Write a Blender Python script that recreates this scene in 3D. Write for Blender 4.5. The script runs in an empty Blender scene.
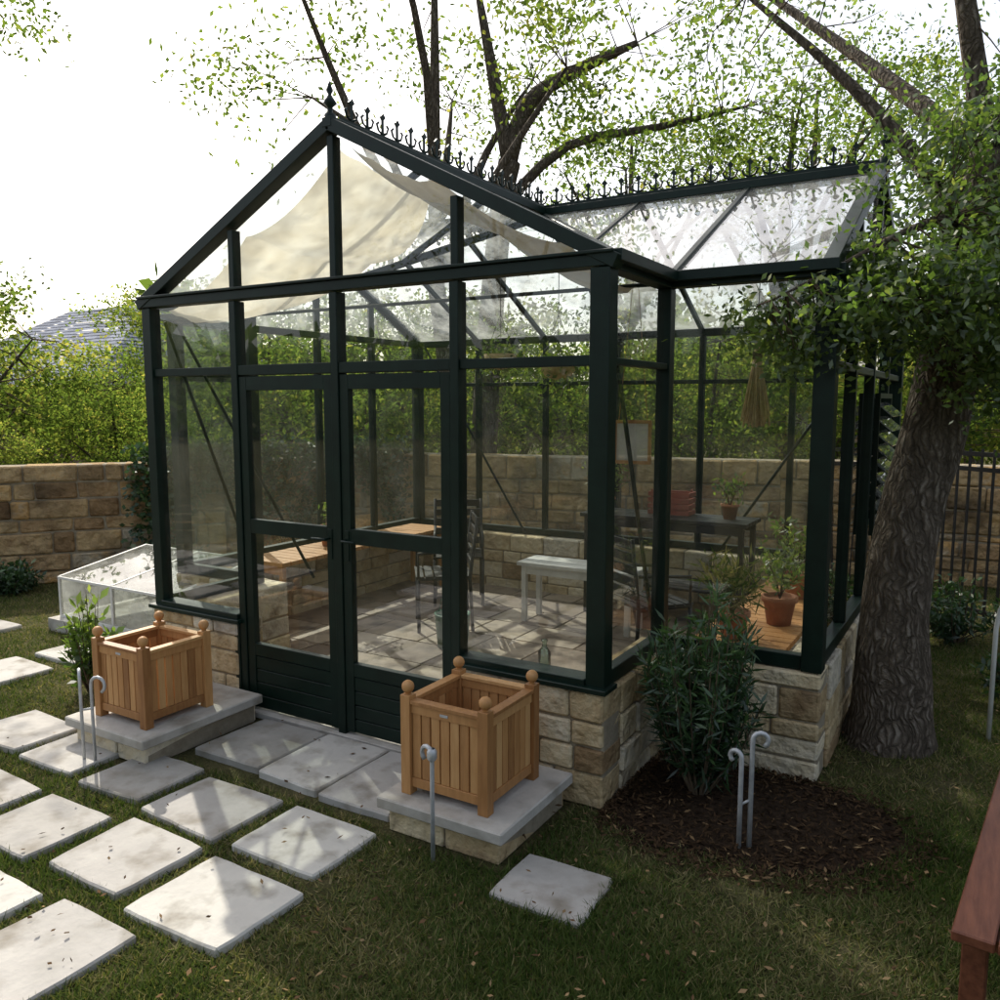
import bpy, math, random
import numpy as np
from mathutils import Vector, Matrix
random.seed(7); rng=np.random.default_rng(7)
PSI=math.radians(31)
def W(f,r,z=0.0):
    return Vector((-math.sin(PSI)*f+math.cos(PSI)*r, math.cos(PSI)*f+math.sin(PSI)*r, z))
scene=bpy.context.scene
# ---------------------------------------------------------------- materials
def new_mat(name):
    m=bpy.data.materials.new(name); m.use_nodes=True
    nt=m.node_tree; nt.nodes.clear()
    out=nt.nodes.new('ShaderNodeOutputMaterial')
    return m,nt,out
def N(nt,t,**kw):
    n=nt.nodes.new(t)
    for k,v in kw.items(): setattr(n,k,v)
    return n
def c4(c): return (c[0],c[1],c[2],1)
def ramp(nt,fac,stops):
    r=N(nt,'ShaderNodeValToRGB'); el=r.color_ramp.elements
    el[0].position=stops[0][0]; el[0].color=c4(stops[0][1])
    el[1].position=stops[-1][0]; el[1].color=c4(stops[-1][1])
    for p,c in stops[1:-1]:
        e=el.new(p); e.color=c4(c)
    nt.links.new(fac,r.inputs[0]); return r.outputs[0]
def surf(name,stops,scale=6,rough=0.7,bump=0.3,bscale=None,stretch=(1,1,1),tint=False,spec=0.4,detail=5,bdist=0.01,dirt=None,metal=0):
    m,nt,out=new_mat(name); L=nt.links
    tc=N(nt,'ShaderNodeTexCoord'); mp=N(nt,'ShaderNodeMapping'); mp.inputs['Scale'].default_value=stretch
    L.new(tc.outputs['Object'],mp.inputs[0])
    no=N(nt,'ShaderNodeTexNoise'); no.inputs['Scale'].default_value=scale; no.inputs['Detail'].default_value=detail; no.inputs['Roughness'].default_value=.62
    L.new(mp.outputs[0],no.inputs['Vector'])
    fac=no.outputs['Fac']
    if tint:
        at=N(nt,'ShaderNodeAttribute',attribute_name='tint')
        ma=N(nt,'ShaderNodeMath',operation='MULTIPLY_ADD'); L.new(fac,ma.inputs[0]); ma.inputs[1].default_value=.9; ma.inputs[2].default_value=-.45
        ad=N(nt,'ShaderNodeMath',operation='ADD'); L.new(ma.outputs[0],ad.inputs[0]); L.new(at.outputs['Fac'],ad.inputs[1]); fac=ad.outputs[0]
    col=ramp(nt,fac,stops)
    if dirt:
        n2=N(nt,'ShaderNodeTexNoise'); n2.inputs['Scale'].default_value=dirt[0]; n2.inputs['Detail'].default_value=5
        L.new(tc.outputs['Object'],n2.inputs['Vector'])
        rr=ramp(nt,n2.outputs['Fac'],[(dirt[1],(0,0,0)),(dirt[2],(1,1,1))])
        mx=N(nt,'ShaderNodeMix',data_type='RGBA'); L.new(rr,mx.inputs[0]); L.new(col,mx.inputs[6]); mx.inputs[7].default_value=c4(dirt[3]); col=mx.outputs[2]
    p=N(nt,'ShaderNodeBsdfPrincipled'); L.new(col,p.inputs['Base Color'])
    p.inputs['Roughness'].default_value=rough; p.inputs['Specular IOR Level'].default_value=spec; p.inputs['Metallic'].default_value=metal
    if bump:
        nb=N(nt,'ShaderNodeTexNoise'); nb.inputs['Scale'].default_value=bscale or scale*4; nb.inputs['Detail'].default_value=5
        L.new(mp.outputs[0],nb.inputs['Vector'])
        b=N(nt,'ShaderNodeBump'); b.inputs['Strength'].default_value=bump; b.inputs['Distance'].default_value=bdist
        L.new(nb.outputs['Fac'],b.inputs['Height']); L.new(b.outputs[0],p.inputs['Normal'])
    L.new(p.outputs[0],out.inputs[0]); return m
def barkmat():
    m,nt,out=new_mat('oak_bark'); L=nt.links
    tc=N(nt,'ShaderNodeTexCoord'); mp=N(nt,'ShaderNodeMapping'); mp.inputs['Scale'].default_value=(1,1,.22)
    nz=N(nt,'ShaderNodeTexNoise'); nz.inputs['Scale'].default_value=6; nz.inputs['Detail'].default_value=5; L.new(tc.outputs['Object'],nz.inputs['Vector'])
    ml=N(nt,'ShaderNodeMix',data_type='RGBA',blend_type='LINEAR_LIGHT'); ml.inputs[0].default_value=.07; L.new(tc.outputs['Object'],ml.inputs[6]); L.new(nz.outputs['Color'],ml.inputs[7])
    L.new(ml.outputs[2],mp.inputs[0])
    vo=N(nt,'ShaderNodeTexVoronoi',feature='DISTANCE_TO_EDGE'); vo.inputs['Scale'].default_value=34; L.new(mp.outputs[0],vo.inputs['Vector'])
    n2=N(nt,'ShaderNodeTexNoise'); n2.inputs['Scale'].default_value=30; n2.inputs['Detail'].default_value=6; L.new(mp.outputs[0],n2.inputs['Vector'])
    r1=ramp(nt,vo.outputs['Distance'],[(0,(.45,.45,.45)),(.35,(1,1,1))])
    mu=N(nt,'ShaderNodeMath',operation='MULTIPLY'); L.new(r1,mu.inputs[0]); L.new(n2.outputs['Fac'],mu.inputs[1])
    col=ramp(nt,mu.outputs[0],[(.15,(.05,.04,.03)),(.4,(.15,.12,.092)),(.62,(.28,.24,.195))])
    p=N(nt,'ShaderNodeBsdfPrincipled'); p.inputs['Roughness'].default_value=.95; p.inputs['Specular IOR Level'].default_value=.1; L.new(col,p.inputs['Base Color'])
    b=N(nt,'ShaderNodeBump'); b.inputs['Strength'].default_value=1; b.inputs['Distance'].default_value=.05; L.new(mu.outputs[0],b.inputs['Height']); L.new(b.outputs[0],p.inputs['Normal'])
    L.new(p.outputs[0],out.inputs[0]); return m
def leafmat(name,stops,trans=.45,tcol=1.6,gloss=.06):
    m,nt,out=new_mat(name); L=nt.links
    at=N(nt,'ShaderNodeAttribute',attribute_name='tint')
    col=ramp(nt,at.outputs['Fac'],stops)
    d=N(nt,'ShaderNodeBsdfDiffuse'); L.new(col,d.inputs[0]); mx=d
    if trans:
        t=N(nt,'ShaderNodeBsdfTranslucent')
        mu=N(nt,'ShaderNodeMix',data_type='RGBA',blend_type='MULTIPLY'); mu.inputs[0].default_value=1; L.new(col,mu.inputs[6]); mu.inputs[7].default_value=(tcol*1.02,tcol*1.08,tcol*.5,1)
        L.new(mu.outputs[2],t.inputs[0])
        mx=N(nt,'ShaderNodeMixShader'); mx.inputs[0].default_value=trans
        L.new(d.outputs[0],mx.inputs[1]); L.new(t.outputs[0],mx.inputs[2])
    if gloss:
        g=N(nt,'ShaderNodeBsdfGlossy'); g.inputs['Roughness'].default_value=.42; g.inputs[0].default_value=(.9,.9,.9,1)
        m2=N(nt,'ShaderNodeMixShader'); m2.inputs[0].default_value=gloss; L.new(mx.outputs[0],m2.inputs[1]); L.new(g.outputs[0],m2.inputs[2]); mx=m2
    L.new(mx.outputs[0],out.inputs[0]); return m
def glassmat(name,tint=(.93,.96,.95),haze=.03,refl=1.0):
    m,nt,out=new_mat(name); L=nt.links
    tr=N(nt,'ShaderNodeBsdfTransparent'); tr.inputs[0].default_value=c4(tint)
    gl=N(nt,'ShaderNodeBsdfGlossy'); gl.inputs['Roughness'].default_value=.012
    tc=N(nt,'ShaderNodeTexCoord'); no=N(nt,'ShaderNodeTexNoise'); no.inputs['Scale'].default_value=1.3; no.inputs['Detail'].default_value=1; L.new(tc.outputs['Object'],no.inputs['Vector'])
    b=N(nt,'ShaderNodeBump'); b.inputs['Strength'].default_value=.15; b.inputs['Distance'].default_value=.025; L.new(no.outputs['Fac'],b.inputs['Height']); L.new(b.outputs[0],gl.inputs['Normal'])
    df=N(nt,'ShaderNodeBsdfDiffuse'); df.inputs[0].default_value=(.7,.7,.66,1)
    tl=N(nt,'ShaderNodeBsdfTranslucent'); tl.inputs[0].default_value=(.8,.8,.76,1)
    mm=N(nt,'ShaderNodeMixShader'); mm.inputs[0].default_value=.55; L.new(df.outputs[0],mm.inputs[1]); L.new(tl.outputs[0],mm.inputs[2])
    n2=N(nt,'ShaderNodeTexNoise'); n2.inputs['Scale'].default_value=3.5; n2.inputs['Detail'].default_value=4; n2.inputs['Roughness'].default_value=.7; L.new(tc.outputs['Object'],n2.inputs['Vector'])
    mr=N(nt,'ShaderNodeMapRange'); mr.inputs[1].default_value=.38; mr.inputs[2].default_value=.75; mr.inputs[3].default_value=haze*.3; mr.inputs[4].default_value=min(.95,haze*1.9); L.new(n2.outputs['Fac'],mr.inputs[0])
    h=N(nt,'ShaderNodeMixShader'); L.new(mr.outputs[0],h.inputs[0]); L.new(tr.outputs[0],h.inputs[1]); L.new(mm.outputs[0],h.inputs[2])
    fr=N(nt,'ShaderNodeFresnel'); fr.inputs[0].default_value=1.5
    mu=N(nt,'ShaderNodeMath',operation='MULTIPLY'); mu.use_clamp=True; mu.inputs[1].default_value=refl; L.new(fr.outputs[0],mu.inputs[0])
    f=N(nt,'ShaderNodeMixShader'); L.new(mu.outputs[0],f.inputs[0]); L.new(h.outputs[0],f.inputs[1]); L.new(gl.outputs[0],f.inputs[2])
    L.new(f.outputs[0],out.inputs[0]); return m
M={}
M['frame']=surf('dark_green_paint',[(.3,(.0025,.010,.0065)),(.7,(.005,.018,.012))],scale=9,rough=.42,bump=.05,spec=.3)
M['stone']=surf('limestone_blocks',[(0,(.27,.18,.095)),(.3,(.48,.36,.20)),(.6,(.68,.56,.36)),(.85,(.68,.60,.45)),(1,(.54,.48,.38))],scale=9,rough=.92,bump=1.0,bscale=16,tint=True,spec=.12,bdist=.04,dirt=(6,.56,.8,(.19,.14,.09)))
M['stone_old']=surf('weathered_sandstone',[(0,(.15,.09,.045)),(.3,(.32,.21,.11)),(.6,(.47,.34,.18)),(.8,(.52,.32,.13)),(1,(.44,.38,.28))],scale=7,rough=.95,bump=1.0,bscale=12,tint=True,spec=.1,bdist=.06,dirt=(2.2,.47,.7,(.09,.065,.04)))
M['mortar']=surf('mortar',[(.3,(.24,.20,.14)),(.7,(.36,.31,.23))],scale=20,rough=.95,bump=.4,spec=.1)
M['slab']=surf('paving_stone',[(0,(.28,.27,.24)),(.5,(.42,.40,.37)),(1,(.54,.52,.47))],scale=5,rough=.85,bump=.4,bscale=30,tint=True,spec=.2,dirt=(7,.5,.78,(.20,.175,.135)))
M['floor']=surf('floor_stone',[(0,(.15,.11,.08)),(.5,(.28,.22,.165)),(1,(.42,.35,.27))],scale=5,rough=.6,bump=.3,bscale=30,tint=True,spec=.35,dirt=(5,.47,.68,(.10,.075,.055)))
M['cap']=surf('cast_stone_cap',[(.3,(.40,.38,.34)),(.7,(.53,.50,.45))],scale=8,rough=.8,bump=.3,spec=.2,dirt=(5,.5,.75,(.24,.215,.17)))
M['teak']=surf('teak_wood',[(0,(.27,.12,.04)),(.5,(.47,.235,.085)),(1,(.62,.36,.15))],scale=5,rough=.5,bump=.15,stretch=(9,9,1.2),tint=True,spec=.35,bdist=.004)
M['redwood']=surf('stained_wood',[(.3,(.10,.03,.015)),(.7,(.20,.07,.035))],scale=6,rough=.5,bump=.15,stretch=(8,1,8),spec=.4,bdist=.004)
M['bark']=barkmat()
M['bark2']=surf('twig_bark',[(.3,(.07,.05,.035)),(.7,(.16,.12,.08))],scale=9,rough=.95,bump=0,spec=.1,detail=1)
M['soil']=surf('mulch',[(.3,(.015,.010,.007)),(.7,(.05,.034,.022))],scale=30,rough=1,bump=1,bscale=60,spec=.05,bdist=.02)
M['ground']=surf('ground_soil_grass',[(.3,(.045,.05,.02)),(.5,(.09,.085,.038)),(.7,(.16,.135,.07))],scale=5,rough=1,bump=1,bscale=60,spec=.05,bdist=.04,detail=9)
M['metal']=surf('galvanised_steel',[(.3,(.36,.37,.38)),(.7,(.58,.59,.60))],scale=20,rough=.45,bump=0,metal=.4)
M['iron']=surf('black_iron',[(.3,(.008,.008,.009)),(.7,(.016,.016,.017))],scale=20,rough=.5,bump=0)
M['terracotta']=surf('terracotta',[(.3,(.30,.11,.05)),(.7,(.42,.19,.10))],scale=12,rough=.85,bump=.1)
M['white']=surf('white_painted_wood',[(.3,(.55,.54,.50)),(.7,(.75,.74,.70))],scale=8,rough=.6,bump=.1)
M['straw']=surf('dried_straw',[(.3,(.38,.27,.12)),(.7,(.62,.49,.27))],scale=30,rough=.9,bump=0)
M['red']=surf('red_paint',[(.3,(.22,.04,.03)),(.7,(.32,.08,.05))],scale=12,rough=.6,bump=.05)
M['shingle']=surf('roof_shingles',[(0,(.11,.13,.18)),(1,(.24,.27,.34))],scale=3,rough=.9,bump=.6,bscale=9,bdist=.05,tint=True)
M['brick']=surf('house_brick',[(.3,(.16,.10,.07)),(.7,(.26,.18,.13))],scale=3,rough=.9,bump=.3)
M['plastic']=surf('green_plastic',[(.3,(.02,.10,.06)),(.7,(.03,.14,.08))],scale=4,rough=.4,bump=0)
M['glass']=glassmat('window_glass',tint=(.86,.90,.88),haze=.03,refl=2.2)
M['roofglass']=glassmat('roof_glass',tint=(.9,.93,.95),haze=.55,refl=1.6)
M['coldglass']=glassmat('cloudy_polycarbonate',tint=(.8,.85,.83),haze=.42,refl=1)
M['bottle']=glassmat('bottle_glass',tint=(.75,.88,.8),haze=.1,refl=1.5)
def clothmat():
    m,nt,out=new_mat('shade_cloth'); L=nt.links
    tc=N(nt,'ShaderNodeTexCoord'); no=N(nt,'ShaderNodeTexNoise'); no.inputs['Scale'].default_value=6; L.new(tc.outputs['Object'],no.inputs['Vector'])
    col=ramp(nt,no.outputs['Fac'],[(.3,(.70,.61,.45)),(.7,(.86,.79,.65))])
    d=N(nt,'ShaderNodeBsdfDiffuse'); t=N(nt,'ShaderNodeBsdfTranslucent'); L.new(col,d.inputs[0]); L.new(col,t.inputs[0])
    mx=N(nt,'ShaderNodeMixShader'); mx.inputs[0].default_value=.7; L.new(d.outputs[0],mx.inputs[1]); L.new(t.outputs[0],mx.inputs[2])
    L.new(mx.outputs[0],out.inputs[0]); return m
M['cloth']=clothmat()
M['leaf_oak']=leafmat('oak_leaves',[(0,(.03,.055,.014)),(.5,(.075,.12,.032)),(.85,(.14,.18,.05)),(1,(.20,.22,.08))],.48,2.4)
M['leaf_bg']=leafmat('background_leaves',[(0,(.03,.05,.016)),(.5,(.08,.115,.032)),(.85,(.15,.17,.05)),(1,(.22,.20,.07))],.5,2.5,0)
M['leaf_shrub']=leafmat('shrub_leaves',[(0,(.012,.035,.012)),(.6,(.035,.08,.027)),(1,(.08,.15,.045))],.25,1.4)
M['grass']=leafmat('grass_blades',[(0,(.045,.075,.020)),(.4,(.09,.125,.038)),(.7,(.18,.17,.075)),(1,(.34,.28,.15))],.3,1.3,0)
M['litter']=leafmat('fallen_leaves',[(0,(.04,.026,.016)),(.5,(.14,.085,.045)),(1,(.30,.21,.11))],0,1.0,0)
# ---------------------------------------------------------------- mesh builder
class MB:
    def __init__(s): s.v=[];s.f=[];s.m=[];s.t=[];s.s=[]
    def add(s,vs,fs,mi=0,tint=.5,smooth=False):
        o=len(s.v); s.v.extend([tuple(v) for v in vs])
        for f in fs: s.f.append(tuple(i+o for i in f)); s.m.append(mi); s.t.append(tint); s.s.append(smooth)
    def bx(s,x0,x1,y0,y1,z0,z1,mi=0,tint=.5):
        s.add([(x0,y0,z0),(x1,y0,z0),(x1,y1,z0),(x0,y1,z0),(x0,y0,z1),(x1,y0,z1),(x1,y1,z1),(x0,y1,z1)],
              [(0,3,2,1),(4,5,6,7),(0,1,5,4),(1,2,6,5),(2,3,7,6),(3,0,4,7)],mi,tint)
    def obx(s,c,ax,ay,az,sx,sy,sz,mi=0,tint=.5):
        vs=[]
        for k in (-.5,.5):
            for i,j in ((-.5,-.5),(.5,-.5),(.5,.5),(-.5,.5)):
                vs.append(Vector(c)+ax*(i*sx)+ay*(j*sy)+az*(k*sz))
        s.add(vs,[(0,3,2,1),(4,5,6,7),(0,1,5,4),(1,2,6,5),(2,3,7,6),(3,0,4,7)],mi,tint)
    def beam(s,p0,p1,w,d,up=(0,0,1),mi=0,tint=.5,ext=0):
        p0=Vector(p0);p1=Vector(p1); a=(p1-p0); l=a.length; a.normalize(); up=Vector(up)
        if abs(a.dot(up))>.98: up=Vector((1,0,0))
        sd=a.cross(up).normalized(); u=sd.cross(a).normalized()
        s.obx((p0+p1)/2,a,sd,u,l+2*ext,w,d,mi,tint)
    def tube(s,pts,rads,seg=8,mi=0,tint=.5,rough=0,cap=True,ph=0):
        pts=[Vector(p) for p in pts]; n=len(pts)
        if not hasattr(rads,'__len__'): rads=[rads]*n
        vs=[]; ref=None
        for i in range(n):
            t=(pts[min(i+1,n-1)]-pts[max(i-1,0)]).normalized()
            if ref is None:
                ref=Vector((1,0,0)) if abs(t.x)<.9 else Vector((0,1,0))
            a=(ref-t*ref.dot(t)).normalized(); b=t.cross(a); ref=a
            for k in range(seg):
                th=2*math.pi*k/seg; r=rads[i]
                if rough: r*=1+rough*(math.sin(3*th+ph+i*.35)*.5+math.sin(5*th+1.3*ph-i*.5)*.35+math.sin(9*th+i*.9)*.25)
                vs.append(pts[i]+a*(math.cos(th)*r)+b*(math.sin(th)*r))
        fs=[]
        for i in range(n-1):
            for k in range(seg):
                k2=(k+1)%seg; fs.append((i*seg+k,i*seg+k2,(i+1)*seg+k2,(i+1)*seg+k))
        if cap and seg>3:
            fs.append(tuple(range(seg-1,-1,-1))); fs.append(tuple((n-1)*seg+k for k in range(seg)))
        s.add(vs,fs,mi,tint,True)
    def lathe(s,c,prof,seg=16,mi=0,tint=.5):
        c=Vector(c); vs=[];fs=[]
        for r,z in prof:
            for k in range(seg):
                th=2*math.pi*k/seg; vs.append(c+Vector((r*math.cos(th),r*math.sin(th),z)))
        for i in range(len(prof)-1):
            for k in range(seg):
                k2=(k+1)%seg; fs.append((i*seg+k,i*seg+k2,(i+1)*seg+k2,(i+1)*seg+k))
        s.add(vs,fs,mi,tint,True)
    def ball(s,c,r,mi=0,tint=.5,seg=14):
        s.lathe(c,[(max(1e-4,r*math.sin(a)),-r*math.cos(a)) for a in [math.pi*i/8 for i in range(9)]],seg,mi,tint)
    def build(s,name,mats,parent=None,bevel=0,extra=None):
        me=bpy.data.meshes.new(name)
        v=np.array(s.v,dtype=np.float32).reshape(-1,3); f=s.f; mi=list(s.m); t=list(s.t); sm=list(s.s)
        if extra:
            off=len(v); ev,ef,em,et=extra
            f=list(f)+[tuple(x) for x in (ef+off).tolist()]; v=np.vstack([v,ev]) if off else ev
            mi+= [em]*len(ef); t+=et.tolist(); sm+=[False]*len(ef)
        me.from_pydata(v.tolist(),[],f)
        for m in mats: me.materials.append(M[m])
        me.polygons.foreach_set('material_index',np.array(mi,dtype=np.int32))
        me.polygons.foreach_set('use_smooth',np.array(sm,dtype=bool))
        a=me.attributes.new('tint','FLOAT','FACE'); a.data.foreach_set('value',np.array(t,dtype=np.float32))
        me.update()
        ob=bpy.data.objects.new(name,me); scene.collection.objects.link(ob)
        if parent: ob.parent=parent
        if bevel:
            b=ob.modifiers.new('bevel','BEVEL'); b.width=bevel; b.segments=1; b.limit_method='ANGLE'
        return ob
def empty(name,loc=(0,0,0)):
    e=bpy.data.objects.new(name,None); e.empty_display_size=.2; scene.collection.objects.link(e); return e
def leaves(cent,L,Wd,tint=None,bias=(0,0,0),jit=.35,droop=0):
    n=len(cent); d=rng.normal(size=(n,3))+np.array(bias); d/=np.linalg.norm(d,axis=1)[:,None]
    r=rng.normal(size=(n,3)); s=np.cross(d,r); s/=np.linalg.norm(s,axis=1)[:,None]
    l=L*(1+jit*rng.uniform(-1,1,(n,1))); w=Wd*(1+jit*rng.uniform(-1,1,(n,1)))
    v=np.empty((n,4,3)); v[:,0]=cent; v[:,1]=cent+d*l*.5+s*w*.5; v[:,2]=cent+d*l; v[:,3]=cent+d*l*.5-s*w*.5
    if droop: v[:,2,2]-=droop*l[:,0]
    f=np.arange(4*n).reshape(n,4)
    if tint is None: tint=rng.uniform(0,1,n)
    return v.reshape(-1,3),f,tint
def cat(lst):
    vs=[];fs=[];ts=[];o=0
    for v,f,t in lst: vs.append(v);fs.append(f+o);ts.append(t);o+=len(v)
    return np.vstack(vs),np.vstack(fs),np.concatenate(ts)
# ---------------------------------------------------------------- stone walls
def wall(mb,p0,p1,th,z0,z1,cmin=.09,cmax=.17,lmin=.14,lmax=.42,gap=.010,proud=.014,base_t=.5,jit=.003):
    p0=Vector((p0[0],p0[1],0));p1=Vector((p1[0],p1[1],0)); a=(p1-p0);Lg=a.length;a.normalize(); s=Vector((-a.y,a.x,0)); up=Vector((0,0,1))
    zs=[z0]
    while zs[-1]<z1-1e-4:
        h=random.uniform(cmin,cmax)
        if z1-(zs[-1]+h)<cmin*.8: h=z1-zs[-1]
        zs.append(zs[-1]+h)
    mb.obx((p0+p1)/2+up*((z0+z1)/2-.004),a,s,up,Lg-.012,th-.02,z1-z0-.008,1)
    for i in range(len(zs)-1):
        x=0
        while x<Lg-1e-4:
            l=random.uniform(lmin,lmax)
            if Lg-(x+l)<lmin*.8: l=Lg-x
            pr=random.uniform(0,proud); h=zs[i+1]-zs[i]
            c=p0+a*(x+l/2)+s*random.uniform(-.002,.002)+up*(zs[i]+h/2+random.uniform(-.0015,.0015))
            o0=len(mb.v); mb.obx(c,a,s,up,l-gap,th+pr*2,h-gap,0,min(1,max(0,random.gauss(base_t,.25))))
            for q in range(o0,len(mb.v)):
                v=mb.v[q]; mb.v[q]=(v[0]+random.uniform(-jit,jit),v[1]+random.uniform(-jit,jit),v[2]+random.uniform(-jit,jit*.3))
            x+=l
# ================================================================ GROUND
mb=MB()
R=400
xs=[-R,-120,-40,-15]+[-12+i*1.0 for i in range(20)]+[10,20,40,120,R]
ys=[-R,-60,-10]+[-4+i*1.0 for i in range(18)]+[16,22,40,120,R]
vs=[(x,y,0) for y in ys for x in xs]; nx=len(xs)
fs=[(j*nx+i,j*nx+i+1,(j+1)*nx+i+1,(j+1)*nx+i) for j in range(len(ys)-1) for i in range(nx-1)]
mb.add(vs,fs); mb.build('ground',['ground'])
# ================================================================ GREENHOUSE
XL,XC,XR=-4.415,-2.935,-1.455; YF=3.27; YW=4.03; YR=5.5; YB=6.97; WR=-.69; WL=2*XC-WR
ZB,ZT,ZE,ZR=.54,1.98,2.39,3.15
bay=(XR-XL)/4
gh=empty('greenhouse')
mb=MB()
wall(mb,(XL-.05,YF+.05),(XL+bay-.03,YF+.05),.2,0,ZB)
wall(mb,(XR-bay+.03,YF+.05),(XR+.05,YF+.05),.2,0,ZB,base_t=.6)
for sx,xr,wr in ((1,XR,WR),(-1,XL,WL)):
    wall(mb,(xr-.05*sx,YF+.15),(xr-.05*sx,YW+.15),.2,0,ZB,base_t=.6)
    wall(mb,(xr+.05*sx,YW+.05),(wr+.05*sx,YW+.05),.2,0,ZB,base_t=.6)
    wall(mb,(wr-.05*sx,YW+.15),(wr-.05*sx,YB+.05),.2,0,ZB,base_t=.6)
wall(mb,(WL+.15,YB-.05),(WR-.15,YB-.05),.2,0,ZB)
mb.build('stone_base_wall',['stone','mortar'],gh,bevel=.009)
mb=MB()
for (x0,x1,y0,y1) in ((XL+.05,XR-.05,YF+.0,YW),(WL+.05,WR-.05,YW,YB-.05)):
    y=y0
    while y<y1-.05:
        yy=min(y+.42,y1); x=x0
        while x<x1-.05:
            xx=min(x+random.uniform(.3,.6),x1)
            mb.bx(x+.008,xx-.008,y+.008,yy-.008,-.02,.02+random.uniform(0,.003),0,random.gauss(.5,.25)); x=xx
        y=yy
mb.bx(WL+.02,WR-.02,YF+.02,YB,-.03,.010,1)
mb.build('floor',['floor','mortar'],gh)
fr=MB(); gl=MB(); rg=MB()
def post(x,y,z0,z1,w=.05,d=.06): fr.bx(x-w/2,x+w/2,y-d/2,y+d/2,z0,z1)
def pane(pts,mb=gl): mb.add(pts,[tuple(range(len(pts)))])
def rakez(t,half): return ZR-(ZR-ZE)*abs(t)/half
for x,w in ((XL,.075),(XR,.09)): post(x,YF,ZB,ZE-.03,w,w)
for x,w in ((XL,.07),(XR,.07),(WL,.085),(WR,.095)): post(x,YW,ZB,ZE-.03,w,w)
for x in (WL,WR): post(x,YB,ZB,ZE-.03,.09,.09)
for i,x in enumerate((XL+bay,XC,XR-bay)):
    post(x,YF,.02,ZE-.031,.05,.074)
    post(x,YF,ZE+.031,rakez(x-XC,1.48)-.03,.04,.06)
post(XL+bay-.045,YF+.001,.02,ZB,.04,.09); post(XR-bay+.045,YF+.001,.02,ZB,.04,.09)
def hbar(p0,p1,h=.05,d=.06,mb=fr): mb.beam(p0,p1,d,h)
for (x0,x1) in ((XL+.04,XL+bay-.026),(XR-bay+.026,XR-.046)):
    fr.bx(x0,x1,YF-.055,YF+.055,ZB,ZB+.05); hbar((x0,YF,ZT),(x1,YF,ZT),.045,.05)
fr.bx(XL-.06,XL+bay,YF-.075,YF+.06,ZB-.004,ZB+.02); fr.bx(XR-bay,XR+.065,YF-.075,YF+.06,ZB-.004,ZB+.02)
hbar((XL+bay+.026,YF,ZT),(XC-.026,YF,ZT),.055,.062); hbar((XC+.026,YF,ZT),(XR-bay-.026,YF,ZT),.055,.062)
hbar((XL-.05,YF,ZE),(XR+.05,YF,ZE),.05,.085)
fr.bx(XL-.06,XR+.06,YF-.06,YF+.052,ZE+.026,ZE+.04)
for sx,xr,wr in ((1,XR,WR),(-1,XL,WL)):
    a,b=YF+.05,YW-.04
    for z,h in ((ZB+.035,.07),(ZT,.03)): hbar((xr,a,z),(xr,b,z),h,.055)
    hbar((xr,a-.0,ZE),(xr,YW+.03,ZE),.06,.08)
    pane([(xr,YF+.04,ZB+.06),(xr,YW-.03,ZB+.06),(xr,YW-.03,ZE-.03),(xr,YF+.04,ZE-.03)])
    x0,x1=sorted((xr+.04*sx,wr-.05*sx))
    for z,h in ((ZB+.035,.07),): hbar((x0,YW,z),(x1,YW,z),h,.055)
    hbar((x0,YW,ZE),(wr+.07*sx,YW,ZE),.055,.085)
    pane([(x0-.01,YW,ZB+.06),(x1+.01,YW,ZB+.06),(x1+.01,YW,ZE-.03),(x0-.01,YW,ZE-.03)])
    for k in (1,2,3):
        y=YW+(YB-YW)*k/4
        post(wr,y,ZB+.07,ZE-.031,.06,.045); post(wr,y,ZE+.031,rakez(y-YR,1.47)-.03,.055,.04)
    hbar((wr,YW+.05,ZB+.035),(wr,YB-.045,ZB+.035),.07,.07)
    for k in range(4):
        y0=YW+(YB-YW)*k/4+.03; y1=YW+(YB-YW)*(k+1)/4-.03
        hbar((wr,y0,ZT),(wr,y1,ZT),.04,.05)
    hbar((wr,YW+.045,ZE),(wr,YB-.045,ZE),.05,.082)
    pane([(wr,YW+.04,ZB+.05),(wr,YB-.04,ZB+.05),(wr,YB-.04,ZE-.03),(wr,YW+.04,ZE-.03)])
    pane([(wr,YW+.04,ZE+.03),(wr,YB-.04,ZE+.03),(wr,YR,ZR-.04)],rg)
    fr.beam((wr,YW-.06,ZE-.01),(wr,YR,ZR+.022),.07,.07); fr.beam((wr,YB+.06,ZE-.01),(wr,YR,ZR+.022),.068,.07)
for k in range(1,6):
    x=WL+(WR-WL)*k/6; post(x,YB,ZB+.06,ZE-.03,.045,.055)
hbar((WL+.045,YB,ZB+.03),(WR-.045,YB,ZB+.03),.06,.06); hbar((WL-.05,YB,ZE),(WR+.05,YB,ZE),.06,.08); hbar((WL+.045,YB+.004,ZT),(WR-.045,YB+.004,ZT),.035,.04)
pane([(WL+.04,YB,ZB+.05),(WR-.04,YB,ZB+.05),(WR-.04,YB,ZE-.03),(WL+.04,YB,ZE-.03)])
for (x0,x1) in ((XL+.03,XL+bay-.02),(XR-bay+.02,XR-.03)): pane([(x0,YF,ZB+.04),(x1,YF,ZB+.04),(x1,YF,ZE-.03),(x0,YF,ZE-.03)])
for (x0,x1) in ((XL+bay+.02,XC-.02),(XC+.02,XR-bay-.02)): pane([(x0,YF,ZT+.02),(x1,YF,ZT+.02),(x1,YF,ZE-.03),(x0,YF,ZE-.03)])
pane([(XL+.06,YF,ZE+.035),(XR-.06,YF,ZE+.035),(XC,YF,ZR-.03)],gl)
fr.beam((XL-.07,YF-.005,ZE-.01),(XC,YF-.005,ZR+.022),.085,.062); fr.beam((XR+.07,YF-.005,ZE-.01),(XC,YF-.005,ZR+.024),.085,.062)
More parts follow.
